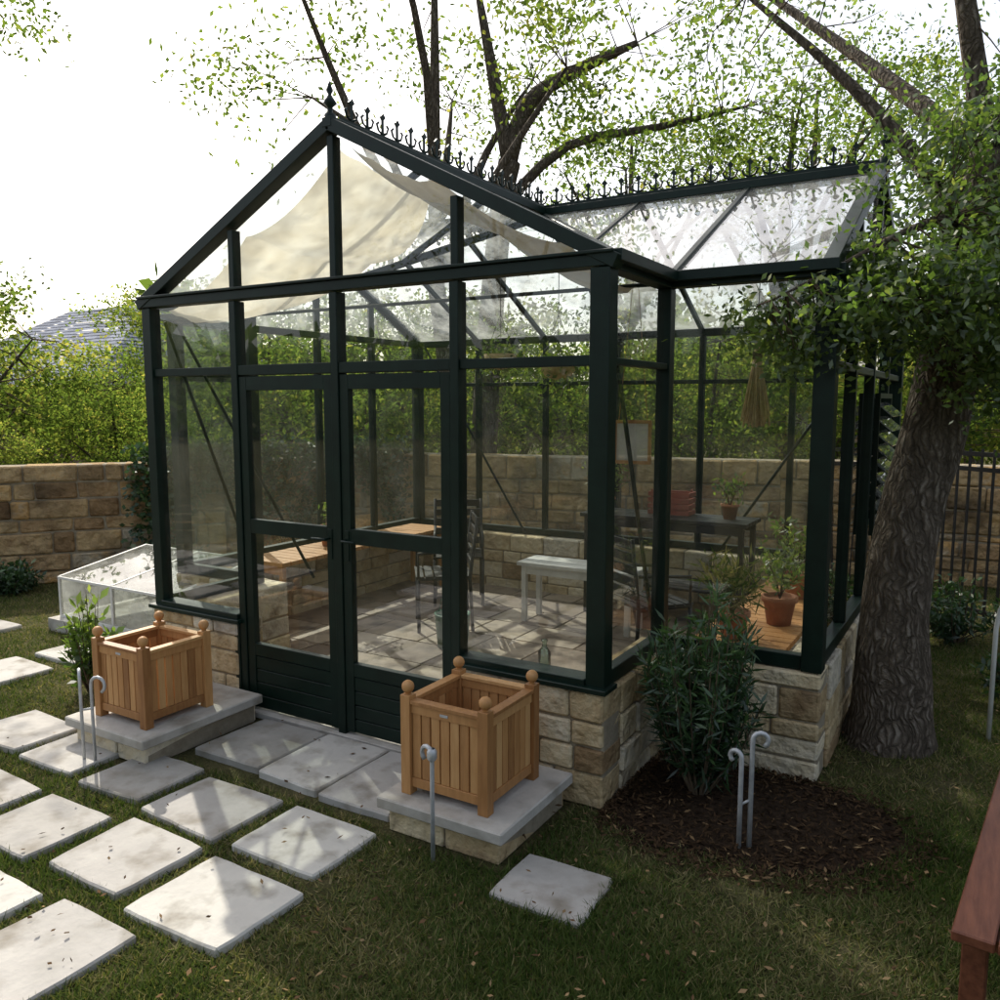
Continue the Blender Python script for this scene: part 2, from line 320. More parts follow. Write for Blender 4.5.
fr.beam((XC,YF-.05,ZR+.03),(XC,YR,ZR+.03),.06,.05); fr.beam((WL-.05,YR,ZR+.026),(WR+.05,YR,ZR+.026),.06,.05)
for xr in (XL,XR): fr.beam((xr,YW,ZE),(XC,YR,ZR),.05,.05)
def sl(x,y): return ZR-(ZR-ZE)*abs(y-YR)/1.47
for sx in (1,-1):
    xr=XC+1.48*sx
    fr.beam((xr,YW+.01,ZE+.01),(xr,YR,ZR),.035,.045)
    xj=XC+.74*sx; yj=YR-.735
    fr.beam((xj,yj,sl(0,yj)),(xj,YR,ZR),.032,.04)
    fr.beam((xr,YW-.0,ZE),(XC,YW-.0,ZR),.03,.04)
    yj=YW+.735; fr.beam((XC+.74*sx,yj,ZR-.38),(XC,yj,ZR),.03,.04)
for k in range(0,7):
    x=WL+(WR-WL)*k/6; fr.beam((x,YB,ZE),(x,YR,ZR),.032,.04)
fr.tube([(XL,YW,ZE),(XR,YW,ZE)],.012,6)
for x in (XL+.02,XR-.02):
    fr.tube([(x,YF+.08,ZE-.1),(x,YW-.06,ZB+.15)],.012,6)
fr.tube([(XL+.1,YF+.1,ZT+.3),(XL+.55,YF+.75,ZB+.1)],.011,6)
fr.tube([(XR-.15,YW+.3,ZE-.05),(XR-.6,YW+1.6,.6)],.012,6)
fr.tube([(WL+.1,YB-.03,ZE),(WL+1.3,YB-.03,ZB)],.013,6); fr.tube([(WR-.1,YB-.03,ZE),(WR-1.3,YB-.03,ZB)],.013,6)
rd=.012
pane([(XR,YF,ZE+rd),(XR,YW,ZE+rd),(XC,YR,ZR+rd),(XC,YF,ZR+rd)],rg)
pane([(XL,YF,ZE+rd),(XL,YW,ZE+rd),(XC,YR,ZR+rd),(XC,YF,ZR+rd)],rg)
pane([(XR,YW,ZE+rd),(WR,YW,ZE+rd),(WR,YR,ZR+rd),(XC,YR,ZR+rd)],rg)
pane([(XL,YW,ZE+rd),(WL,YW,ZE+rd),(WL,YR,ZR+rd),(XC,YR,ZR+rd)],rg)
pane([(WL,YB,ZE+rd),(WR,YB,ZE+rd),(WR,YR,ZR+rd),(WL,YR,ZR+rd)],rg)
for sx,xr,wr in ((1,XR,WR),(-1,XL,WL)):
    fr.beam((xr+.065*sx,YF-.02,ZE+.02),(xr+.065*sx,YW-.07,ZE+.02),.04,.05)
    fr.beam((xr+.03*sx,YW-.068,ZE+.02),(wr+.05*sx,YW-.068,ZE+.02),.04,.05)
fr.beam((WL,YB+.07,ZE+.02),(WR,YB+.07,ZE+.02),.04,.05)
fr.build('frame',['frame'],gh,bevel=.003)
gl.build('wall_glass',['glass'],gh); rg.build('roof_glass',['roofglass'],gh)
cr=MB()
def fleur(p,ax,h=.135):
    p=Vector(p); ax=Vector(ax); z=Vector((0,0,1)); s=ax.cross(z)
    cr.obx(p+z*h*.42,ax,s,z,.012,.010,h*.84)
    d1=(ax+z).normalized(); d2=(z-ax).normalized()
    cr.obx(p+z*h*.9,d1,s,d2,h*.22,.012,h*.22)
    for q in (1,-1):
        cr.tube([p+z*h*.22,p+ax*q*h*.26+z*h*.34,p+ax*q*h*.36+z*h*.56,p+ax*q*h*.24+z*h*.64],.0075,4)
y=YF+.14
while y<YR-.05: fleur((XC,y,ZR+.05),(0,1,0)); y+=.125
x=WL+.1
while x<WR-.03:
    fleur((x,YR,ZR+.048),(1,0,0)); x+=.125
for a_,b_ in (((XC,YF+.05,ZR+.066),(XC,YR,ZR+.066)),((WL,YR,ZR+.064),(WR,YR,ZR+.064))): cr.beam(a_,b_,.012,.022)
def finial(p,k=1):
    cr.lathe(p,[(.03,0),(.03,.03*k),(.014,.05*k),(.014,.09*k),(.035,.12*k),(.02,.16*k),(.008,.19*k),(.018,.22*k),(.001,.30*k)],10)
finial((XC,YF-.02,ZR+.05),.6); finial((WR+.02,YR,ZR+.05)); finial((WL-.02,YR,ZR+.05))
cr.build('ridge_cresting',['frame'],gh)
for x0,x1,hx in ((XL+bay+.029,XC-.028,-1),(XC+.028,XR-bay-.029,1)):
    d=MB(); g=MB(); y0,y1=YF-.028,YF+.012; s=.055
    d.bx(x0,x0+s,y0,y1,.05,ZT-.035); d.bx(x1-s,x1,y0,y1,.05,ZT-.035)
    for z0,z1 in ((.36,.43),(1.07,1.15),(ZT-.11,ZT-.035)): d.bx(x0+s,x1-s,y0+.001,y1-.001,z0,z1)
    for k in range(4):
        z0=.05+k*.0775; d.bx(x0+s,x1-s,y0+.006,y1-.006,z0,z0+.071)
    d.bx(x0+s,x1-s,y0+.016,y1-.016,.05,.36)
    g.add([(x0+s,YF-.008,.43),(x1-s,YF-.008,.43),(x1-s,YF-.008,1.07),(x0+s,YF-.008,1.07)],[(0,1,2,3)])
    g.add([(x0+s,YF-.008,1.15),(x1-s,YF-.008,1.15),(x1-s,YF-.008,ZT-.11),(x0+s,YF-.008,ZT-.11)],[(0,1,2,3)])
    hxp=(x1-.03) if hx<0 else (x0+.03)
    d.bx(hxp-.014,hxp+.014,y0-.005,y0,.98,1.14); d.tube([(hxp,y0-.004,1.09),(hxp,y0-.045,1.09),(hxp-.09*(1 if hx<0 else -1),y0-.05,1.09)],.007,6)
    e=empty('door_leaf'); e.parent=gh
    d.build('door_frame',['frame'],e,bevel=.003); g.build('door_glass',['glass'],e)
mb=MB(); mb.bx(XL+bay+.0,XR-bay,YF-.06,YF+.06,0,.035); mb.build('door_threshold',['cap'],gh,bevel=.004)
mb=MB(); y0,y1=YW+(YB-YW)*.5+.05,YW+(YB-YW)*.75-.05
for z0,z1 in ((.98,1.01),(1.83,1.86)): mb.bx(WR+.03,WR+.06,y0,y1,z0,z1)
for yy in (y0,y1-.03): mb.bx(WR+.031,WR+.059,yy,yy+.03,1.01,1.83)
for k in range(9):
    z=1.04+k*.09; mb.obx((WR+.085,(y0+y1)/2,z),Vector((.75,0,-.66)),Vector((0,1,0)),Vector((.66,0,.75)),.13,y1-y0-.01,.006,1)
mb.build('louvre_window',['frame','coldglass'],gh)
mb=MB()
for sx in (1,-1):
    nu,nv=36,14; vs=[]
    for i in range(nu+1):
        u=i/nu
        for j in range(nv+1):
            v=j/nv
            x=XC+sx*(.04+1.38*u); yy=YF+.08+v*(.62+.5*math.sin(u*3.1+.4))
            z=ZR-.06-(ZR-ZE)*u*.97-.075*abs(math.sin(u*math.pi*2.0))**.8-.007*math.sin(v*20+u*6)-.05*math.sin(math.pi*v)
            vs.append((x,yy,z))
    mb.add(vs,[(i*(nv+1)+j,(i+1)*(nv+1)+j,(i+1)*(nv+1)+j+1,i*(nv+1)+j+1) for i in range(nu) for j in range(nv)],0,.5,True)
mb.build('shade_cloth',['cloth'],gh)
# ================================================================ interior objects
def pot(mb,c,r,h,mi=0):
    mb.lathe(c,[(r*.01,0),(r*.68,0),(r*.92,h*.82),(r*1.05,h*.82),(r*1.05,h),(r*.9,h),(r*.88,h*.88),(r*.01,h*.86)],18,mi)
def potted(name,c,r,h,ph,pr,n,L=.05,Wd=.018,mat='leaf_oak'):
    mb=MB(); pot(mb,c,r,h)
    cc=Vector(c)+Vector((0,0,h)); cs=[]
    for k in range(7):
        a=random.uniform(0,6.28); t=cc+Vector((math.cos(a)*pr*.7,math.sin(a)*pr*.7,ph*random.uniform(.6,1)))
        mb.tube([cc-Vector((0,0,.02)),(cc+t)/2+Vector((0,0,.03)),t],.003,4,1)
        for q in range(n//7):
            u=random.uniform(.3,1.05); p=cc.lerp(t,u); cs.append(p+Vector((random.gauss(0,pr*.2),random.gauss(0,pr*.2),random.gauss(0,pr*.2))))
    v,f,t=leaves(np.array([tuple(p) for p in cs]),L,Wd,bias=(0,0,.6))
    mb.build(name,['terracotta','bark2',mat],extra=(v,f,2,t))
def table(name,x0,x1,y0,y1,h,mat,shelf=False):
    mb=MB(); lw=.04
    for x in (x0+.03,x1-.03-lw):
        for y in (y0+.03,y1-.03-lw): mb.bx(x,x+lw,y,y+lw,.022,h-.03)
    mb.bx(x0+.07,x1-.07,y0+.035,y0+.055,h-.10,h-.03); mb.bx(x0+.07,x1-.07,y1-.055,y1-.035,h-.10,h-.03)
    n=max(3,int((y1-y0)/.09)); w=(y1-y0)/n
    for k in range(n): mb.bx(x0,x1,y0+k*w+.004,y0+(k+1)*w-.004,h-.03,h+random.uniform(0,.002))
    if shelf:
        for k in range(n): mb.bx(x0+.02,x1-.02,y0+k*w+.006,y0+(k+1)*w-.006,h*.35,h*.35+.02)
    mb.build(name,[mat],bevel=.002)
table('potting_table',-3.3,-2.3,5.75,6.1,.52,'white')
table('plant_bench',-1.4,-.9,4.3,6.2,.50,'teak')
table('work_bench',-3.0,-1.6,6.3,6.75,.88,'iron',True)
table('plant_bench',-5.0,-4.55,4.4,6.6,.6,'teak')
mb=MB(); dz=.886-1.216; dy=-.06; dx=-.42
for k in range(4):
    z=1.216+dz+k*.05
    mb.bx(-2.05+dx,-1.7+dx,6.56+dy,6.575+dy,z,z+.035); mb.bx(-2.05+dx,-1.7+dx,6.725+dy,6.74+dy,z,z+.035); mb.bx(-2.05+dx,-2.035+dx,6.577+dy,6.723+dy,z,z+.035); mb.bx(-1.715+dx,-1.7+dx,6.577+dy,6.723+dy,z,z+.035)
for x in (-2.03,-1.735):
    for y in (6.577+dy,6.708+dy): mb.bx(x+dx,x+dx+.015,y,y+.015,1.216+dz,1.42+dz)
mb.build('wooden_crate',['red'])
potted('potted_plant',(-1.8,6.55,.882),.07,.12,.2,.15,160)
potted('potted_plant',(-2.85,6.5,.882),.08,.12,.3,.2,200)
potted('potted_plant',(-1.2,4.5,.502),.09,.16,.26,.2,420,.10,.012,'grass')
potted('potted_plant',(-1.05,4.95,.502),.10,.17,.24,.2,400)
potted('potted_plant',(-1.1,5.7,.502),.1,.17,.34,.22,400)
potted('potted_plant',(-4.8,5.2,.602),.1,.17,.3,.2,300)
def chair(name,c,ang,mat):
    mb=MB(); ca,sa=math.cos(ang),math.sin(ang)
    ax=Vector((ca,sa,0)); ay=Vector((-sa,ca,0)); az=Vector((0,0,1)); c=Vector(c)
    P=lambda x,y,z: c+ax*x+ay*y+az*z
    for x in (-.21,.21):
        mb.tube([P(x,-.2,0),P(x,-.2,.42)],.014,8); mb.tube([P(x,.22,0),P(x,.2,.42),P(x,.26,.9)],.014,8)
        mb.tube([P(x,-.2,.42),P(x,-.2,.62),P(x,.2,.65)],.012,8); mb.tube([P(x,-.2,.42),P(x,.2,.42)],.012,8)
    for k in range(6): mb.obx(P(0,-.19+k*.075,.435),ax,ay,az,.44,.06,.015)
    for k in range(5): mb.obx(P(0,.215+k*.011,.52+k*.085),ax,ay,az,.42,.014,.06)
    mb.build(name,[mat])
chair('garden_chair',(-4.1,6.1,.024),.6,'iron'); chair('garden_chair',(-2.0,5.3,.024),2.5,'iron'); chair('garden_chair',(-3.75,5.35,.024),-.9,'iron')
# hanging baskets
def hbasket(x,y,z):
    mb=MB(); c=Vector((x,y,z)); mb.lathe(c,[(.01,0),(.08,.02),(.12,.07),(.13,.12),(.12,.12),(.10,.07),(.01,.03)],16,0)
    for k in range(3):
        a=k*2.09; mb.tube([c+Vector((.125*math.cos(a),.125*math.sin(a),.12)),c+Vector((0,0,.42))],.002,4,1)
    mb.tube([c+Vector((0,0,.42)),c+Vector((0,0,.7))],.003,4,1)
    p=np.array([x,y,z+.14])+rng.normal(size=(380,3))*np.array([.10,.10,.07]); p[:,2]-=np.hypot(p[:,0]-x,p[:,1]-y)*.5
    v,f,t=leaves(p,.05,.022); mb.build('hanging_basket',['straw','iron','leaf_oak'],extra=(v,f,2,t))
hbasket(-3.3,5.5,2.05); hbasket(-2.5,4.9,1.95)
mb=MB(); c=Vector((-1.21,4.87,0))
mb.tube([c+Vector((0,0,2.7)),c+Vector((0,0,2.16))],.003,4,1)
for k in range(90):
    a=random.uniform(0,6.28); r=random.uniform(.01,.09)
    mb.tube([c+Vector((random.gauss(0,.006),random.gauss(0,.006),2.17)),c+Vector((math.cos(a)*.018,math.sin(a)*.018,2.06)),c+Vector((math.cos(a)*r,math.sin(a)*r,random.uniform(1.66,1.78)))],[.003,.003,.006],4)
mb.tube([c+Vector((0,0,2.09)),c+Vector((0,0,2.05))],.028,10,1)
mb.build('dried_straw_bundle',['straw','bark2'])
mb=MB(); mb.bx(-1.96,-1.76,4.62,4.635,1.46,1.68,0); mb.bx(-1.98,-1.74,4.612,4.6199,1.44,1.46,1); mb.bx(-1.98,-1.74,4.612,4.6199,1.68,1.70,1)
mb.bx(-1.98,-1.96,4.612,4.6199,1.46,1.68,1); mb.bx(-1.76,-1.74,4.612,4.6199,1.46,1.68,1); mb.tube([(-1.95,4.625,1.70),(-1.86,4.625,2.66),(-1.77,4.625,1.70)],.0025,4,1)
mb.build('hanging_sign',['white','teak'])
mb=MB(); mb.lathe((-1.78,3.37,.552),[(.001,0),(.028,0),(.03,.01),(.03,.08),(.012,.105),(.012,.13),(.015,.13),(.015,.14),(.001,.14)],14); mb.build('glass_bottle',['bottle'])
mb=MB(); mb.lathe((-3.35,4.9,.024),[(.001,0),(.11,0),(.13,.24),(.135,.25),(.12,.25),(.10,.02),(.001,.02)],20); mb.tube([(-3.48,4.9,.24),(-3.45,4.9,.36),(-3.35,4.9,.40),(-3.25,4.9,.36),(-3.22,4.9,.24)],.004,6); mb.build('garden_bucket',['plastic'])
# ================================================================ pedestals & planters
def pedestal(name,x0,x1,y0,y1,h):
    e=empty(name); mb=MB(); 
    wall(mb,(x0+.02,(y0+y1)/2+.005),(x1-.02,(y0+y1)/2+.005),(y1-y0)-.05,0,h-.052,cmin=.1,cmax=.12,lmin=.2,lmax=.4,base_t=.65,proud=.004)
    mb.build('stone_core',['stone','mortar'],e,bevel=.005)
    mb=MB(); mb.bx(x0-.012,x1+.012,y0-.012,y1,h-.05,h); mb.build('cap_slab',['cap'],e,bevel=.006)
pedestal('stone_pedestal',-4.12,-3.50,2.43,3.195,.16)
pedestal('stone_pedestal',-2.14,-1.55,2.58,3.195,.16)
def planter(name,cx,cy,z,w,h):
    mb=MB(); p=.048; a=w/2
    r=lambda: min(1,max(0,random.gauss(.5,.24)))
    for sx in (-1,1):
        for sy in (-1,1):
            x,y=cx+sx*(a-p/2),cy+sy*(a-p/2); mb.bx(x-p/2,x+p/2,y-p/2,y+p/2,z,z+h,0,r())
            mb.lathe((x,y,z+h),[(.012,0),(.012,.008),(.02,.014)],12,0); mb.ball((x,y,z+h+.033),.027,0,.55)
    i=a-p
    for sy in (-1,1):
        y=cy+sy*(a-p/2); x=cx+sy*(a-p/2)
        for z0,z1 in ((z+.035,z+.075),(z+h-.075,z+h-.035)):
            mb.bx(cx-i,cx+i,y-.013,y+.013,z0,z1,0,r()); mb.bx(x-.013,x+.013,cy-i,cy+i,z0,z1,0,r())
        n=7; sw=2*i/n
        for k in range(n):
            q=-i+k*sw; mb.bx(cx+q+.003,cx+q+sw-.003,y-.008,y+.008,z+.076,z+h-.076,0,r())
            mb.bx(x-.008,x+.008,cy+q+.003,cy+q+sw-.003,z+.076,z+h-.076,0,r())
        mb.bx(cx-i,cx+i,y-.022,y+.022,z+h-.034,z+h-.018,0,r())
        mb.bx(x-.022,x+.022,cy-i,cy+i,z+h-.034,z+h-.018,0,r())
    mb.bx(cx-i,cx+i,cy-i,cy+i,z+.05,z+.065,0,.2)
    mb.bx(cx+.0-.02,cx+.02,cy-a+p/2-.016,cy-a+p/2-.0131,z+h-.062,z+h-.05,1)
    mb.build(name,['teak','metal'],bevel=.0025)
planter('wooden_planter_box',-3.80,2.725,.16,.42,.42)
planter('wooden_planter_box',-1.865,2.865,.16,.43,.43)
# ================================================================ paving
slabs=[]
mb=MB()
def slab(x0,x1,y0,y1,z=.03,t=None):
    slabs.append((x0,x1,y0,y1)); n=5; z+=random.uniform(-.004,.004); ring=[]
    cs=[(x0,y0),(x1,y0),(x1,y1),(x0,y1)]; cs=[(a+random.uniform(-.015,.015),b+random.uniform(-.015,.015)) for a,b in cs]
    for k in range(4):
        a=cs[k]; b=cs[(k+1)%4]
        for q in range(n):
            u=q/n; cut=.0 if q else .006
            px=a[0]+(b[0]-a[0])*u; py=a[1]+(b[1]-a[1])*u
            mx,my=(x0+x1)/2,(y0+y1)/2; dl=math.hypot(px-mx,py-my)
            s=1-(random.uniform(0,.006)+cut)/dl; ring.append((mx+(px-mx)*s,my+(py-my)*s))
    m=len(ring); tx,ty=random.uniform(-.012,.012),random.uniform(-.012,.012)
    vs=[(a,b,-.03) for a,b in ring]+[(a,b,z+(a-(x0+x1)/2)*tx+(b-(y0+y1)/2)*ty) for a,b in ring]
    mb.add(vs,[tuple(range(m,2*m))]+[(k,(k+1)%m,m+(k+1)%m,m+k) for k in range(m)],0,min(1,max(0,random.gauss(.55,.25))) if t is None else t)
slab(-3.47,-3.0,2.68,3.19,.035); slab(-2.985,-2.58,2.66,3.19,.035); slab(-2.565,-2.16,2.64,3.19,.035)
rows=[(2.17,2.56),(1.66,2.07),(1.13,1.56),(.6,1.03),(.05,.5)]
for ri,(y0,y1) in enumerate(rows):
    x=-2.12+[0,.05,-.25,.2,0][ri]
    while x>-8.5:
        w=random.uniform(.42,.50); sh=random.uniform(-.03,.03)
        if not (x<-4.6 and random.random()<.3): slab(x-w,x,y0+sh,y1+sh)
        x-=w+random.uniform(.06,.10)*(1 if x>-4.2 else 1.8)
for y0,y1 in ((2.7,3.1),(3.22,3.6)):
    x=-4.75
    while x>-8.5:
        w=random.uniform(.4,.5)
        if random.random()<.72: slab(x-w,x,y0+random.uniform(-.04,.04),y1)
        x-=w+random.uniform(.1,.2)
slab(-1.52,-1.14,2.40,2.74,.02,.35)
mb.build('flagstone_path',['slab'],bevel=.007)
# mulch bed
mb=MB(); vs=[]; cx,cy=-.90,3.52
def bedr(a): return (.70+.05*math.sin(3*a)+.03*math.sin(7*a+1),.50+.05*math.sin(2*a+1)+.02*math.sin(9*a))
for k in range(60):
    a=6.283*k/60; r1,r2=bedr(a)
    vs.append((min(max(cx+math.cos(a)*r1,-1.402),.2),min(cy+math.sin(a)*r2,3.975),.008))
vs.append((cx,cy,.05)); mb.add(vs,[(k,(k+1)%60,60) for k in range(60)],0,.5,True)
n=5200; a=rng.uniform(0,6.283,n); q=rng.uniform(0,1,n)**.5*1.15; px=np.clip(cx+np.cos(a)*.70*q,-1.38,1); py=np.minimum(cy+np.sin(a)*.50*q,3.96)
v,f,t=leaves(np.c_[px,py,.045*(1-np.minimum(q,1))+.012+rng.uniform(0,.012,n)],.04,.012); zz=v[:,2]; v[:,2]=np.maximum(.008,.02+(zz-.02)*.5)
mb.build('mulch_bed',['soil','litter'],extra=(v,f,1,np.where(t>.95,.7,t*.2)))
# grass
def in_any(x,y):
    m=np.zeros(len(x),bool)
    for a,b,c,d in slabs+[(-4.14,-3.48,2.4,3.3),(-2.16,-1.53,2.56,3.3),(XL-.06,XR+.06,3.2,4.2),(WL-.06,WR+.06,3.97,7.1),(-3.6,-2.1,2.6,3.3)]:
        m|=(x>a+.008)&(x<b-.008)&(y>c+.008)&(y<d-.008)
    an=np.arctan2(y-cy,x-cx)
    m|=((x-cx)/(.66+.05*np.sin(3*an)))**2+((y-cy)/(.46+.05*np.sin(2*an+1)))**2<1
    return m
n=290000
f=2.0+rng.uniform(0,1,n)**1.5*7; r=rng.uniform(-.66,.66,n)*f
x=-math.sin(PSI)*f+math.cos(PSI)*r; y=math.cos(PSI)*f+math.sin(PSI)*r
patch=np.sin(x*3.1+1.3*np.sin(y*2.3))+np.sin(y*4.1+x*1.7)+.7*np.sin(x*9+y*5)*np.cos(y*11-x*4)+rng.normal(0,.8,n)
k=(~in_any(x,y))&(patch>-2.1); x,y,patch=x[k],y[k],patch[k]; n=len(x)
h=rng.uniform(.012,.038,n)*(1+.15*np.clip(patch,-1,2)); a=rng.uniform(0,6.28,n); w=rng.uniform(.002,.0045,n)
v=np.zeros((n,3,3)); v[:,0]=np.c_[x-np.cos(a)*w,y-np.sin(a)*w,np.zeros(n)]; v[:,1]=np.c_[x+np.cos(a)*w,y+np.sin(a)*w,np.zeros(n)]
v[:,2]=np.c_[x+rng.normal(0,.02,n),y+rng.normal(0,.02,n),h]
t=np.clip(.47-.12*patch+rng.normal(0,.22,n),0,1)
MB().build('grass',['grass'],extra=(v.reshape(-1,3),np.arange(3*n).reshape(n,3),0,t))
n=1800; f=2.0+rng.uniform(0,1,n)**1.3*6; r=rng.uniform(-.65,.65,n)*f
x=-math.sin(PSI)*f+math.cos(PSI)*r; y=math.cos(PSI)*f+math.sin(PSI)*r
k=~((x>XL-.05)&(x<XR+.05)&(y>3.2)|(x>WL)&(x<WR+.05)&(y>4)); k&=rng.uniform(0,1,n)<np.where(x>-2,1,.35); x,y=x[k],y[k]; n=len(x)
v,f_,t=leaves(np.c_[x,y,np.full(n,.040)],.03,.014); z=v[:,2]; v[:,2]=.040+np.abs(z-.040)*.35
MB().build('fallen_leaves',['litter'],extra=(v,f_,0,t))
# ================================================================ metal stakes
def hook(mb,p,h,ang,r=.05,rad=.008,curl=True):
    p=Vector(p); d=Vector((math.cos(ang),math.sin(ang),0)); pts=[p,p+Vector((0,0,h*.5)),p+Vector((0,0,h-r))]
    c=p+d*r+Vector((0,0,h-r))
    for k in range(1,9 if curl else 6):
        a=math.pi-k*math.pi/6; pts.append(c+d*(math.cos(a)*r)+Vector((0,0,math.sin(a)*r)))
    mb.tube(pts,rad,8)
mb=MB(); hook(mb,(-3.83,2.33,0),.48,2.6,.04); hook(mb,(-3.77,2.35,0),.46,.3,.04); mb.tube([(-3.84,2.33,.28),(-3.76,2.35,.30)],.006,6); mb.build('metal_garden_stake',['metal'])
mb=MB(); hook(mb,(-1.81,2.5,0),.47,2.9,.03,.009); mb.lathe((-1.81,2.5,.42),[(.012,0),(.02,.01),(.02,.04),(.012,.05)],10); mb.build('metal_garden_stake',['metal'])
mb=MB(); hook(mb,(-.80,3.20,0),.42,2.9,.025,.010); hook(mb,(-.765,3.225,0),.50,.4,.03,.010); mb.tube([(-.80,3.2,.2),(-.765,3.225,.22)],.006,6); mb.build('metal_garden_stake',['metal'])
mb=MB(); c=Vector((.05,5.0,0)); mb.tube([c,c+Vector((0,0,.55))]+[c+Vector((.16-.16*math.cos(a),0,.62+.26*math.sin(a))) for a in [math.pi*i/8 for i in range(9)]]+[c+Vector((.32,0,.5)),c+Vector((.32,0,.02))],.012,8); mb.build('metal_plant_hoop',['white'])
mb=MB()
A=Vector((.08,3.5,0)); B=Vector((-.03,2.3,0)); ax=(B-A).normalized(); sd=Vector((-ax.y,ax.x,0)); az=Vector((0,0,1)); Lb=(B-A).length
for k in range(4): mb.obx((A+B)/2+sd*(.05+k*.105)+az*.44,ax,sd,az,Lb,.098,.03)
for q in (.1,Lb-.1):
    for s in (.05,.36): mb.obx(A+ax*q+sd*s+az*.2,ax,sd,az,.06,.06,.40)
    mb.obx(A+ax*q+sd*.205+az*.405,ax,sd,az,.055,.40,.035)
mb.obx(A+ax*(Lb/2)+sd*.205+az*.15,ax,sd,az,Lb-.26,.05,.04)
mb.build('wooden_bench',['redwood'],bevel=.004)
# ================================================================ cold frame
e=empty('cold_frame'); mb=MB(); g=MB()
x0,x1,y0,y1=-6.35,-5.0,3.75,4.55; zb=.10
mb.bx(x0-.06,x1+.1,y0-.08,y1+.06,0,zb,1)
def zt(y): return .42+.14*(y-y0)/(y1-y0)
for x in (x0,(x0+x1)/2,x1):
    mb.bx(x-.010,x+.010,y0-.010,y0+.010,zb,.42); mb.bx(x-.010,x+.010,y1-.010,y1+.010,zb,.56); mb.beam((x,y0,.425),(x,y1,.565),.02,.016)
for y in (y0,y1):
    mb.bx(x0,x1,y-.009,y+.009,zb,zb+.02); mb.beam((x0-.012,y,zt(y)),(x1+.012,y,zt(y)),.022,.018)
g.add([(x0,y0,.43),(x1,y0,.43),(x1,y1,.57),(x0,y1,.57)],[(0,1,2,3)]); g.add([(x0,y0,zb),(x1,y0,zb),(x1,y0,.42),(x0,y0,.42)],[(0,1,2,3)]); g.add([(x0,y1,zb),(x1,y1,zb),(x1,y1,.56),(x0,y1,.56)],[(0,1,2,3)])
for x in (x0,x1): g.add([(x,y0,zb),(x,y1,zb),(x,y1,.56),(x,y0,.42)],[(0,1,2,3)])
mb.build('cold_frame_body',['white','cap'],e); g.build('cold_frame_panels',['coldglass'],e)
# ================================================================ garden wall, fence, house
mb=MB(); pts=[(-12,1.2),(-8.6,4.2),(-7.15,6.1),(-6.2,8.3),(-2,9.3),(3.5,9.6),(9,8.5)]
for i in range(len(pts)-1): wall(mb,pts[i],pts[i+1],.3,0,1.20+random.uniform(-.01,.01),cmin=.07,cmax=.24,lmin=.15,lmax=.55,base_t=.55,proud=.03,jit=.009,gap=.014)
mb.build('stone_garden_wall',['stone_old','mortar'],bevel=.014)
mb=MB(); A=Vector((-.6,7.9,0)); B=Vector((3.2,5.0,0)); d=(B-A).normalized(); Lf=(B-A).length
x=0;k=0
while x<Lf:
    p=A+d*x; big=(k%18==0)
    w=.045 if big else .016
    mb.obx(p+Vector((0,0,.72 if not big else .76)),d,Vector((-d.y,d.x,0)),Vector((0,0,1)),w,w,1.44 if not big else 1.52)
    x+=.105;k+=1
for z in (.15,1.28,1.40): mb.beam(A+Vector((0,0,z)),B+Vector((0,0,z)),.02,.035)
mb.build('iron_fence',['iron'])
e=empty('brick_house'); mb=MB(); c=W(25,-11.6); hw,hd=4.5,3.5
mb.bx(c.x-hw,c.x+hw,c.y-hd,c.y+hd,0,2.3,0)
ov=.4; e0=[(c.x-hw-ov,c.y-hd-ov,2.2),(c.x+hw+ov,c.y-hd-ov,2.2),(c.x+hw+ov,c.y+hd+ov,2.2),(c.x-hw-ov,c.y+hd+ov,2.2)]; r0=(c.x-hw+2.6,c.y,4.6); r1=(c.x+hw-2.6,c.y,4.6)
L3=lambda p,q,t:tuple(p[i]+(q[i]-p[i])*t for i in range(3))
for a_,b_,p_,q_ in ((e0[0],e0[1],r0,r1),(e0[1],e0[2],r1,r1),(e0[2],e0[3],r1,r0),(e0[3],e0[0],r0,r0)):
    for k in range(24):
        u0,u1=k/24,(k+1)/24; lift=.012
        q0=L3(a_,p_,u0);q1=L3(b_,q_,u0);q2=L3(b_,q_,u1);q3=L3(a_,p_,u1)
        for j in range(10):
            s0=L3(q0,q1,j/10);s1=L3(q0,q1,(j+1)/10);s2=L3(q3,q2,(j+1)/10);s3=L3(q3,q2,j/10)
            mb.add([(s0[0],s0[1],s0[2]+lift),(s1[0],s1[1],s1[2]+lift),s2,s3],[(0,1,2,3)],1,random.random())
for x in (c.x-3,c.x,c.x+3): mb.bx(x-.5,x+.5,c.y-hd-.03,c.y-hd+.02,.9,2.0,2); mb.bx(x-.42,x+.42,c.y-hd-.04,c.y-hd,.98,1.92,3)
mb.build('house_body',['brick','shingle','white','iron'],e)
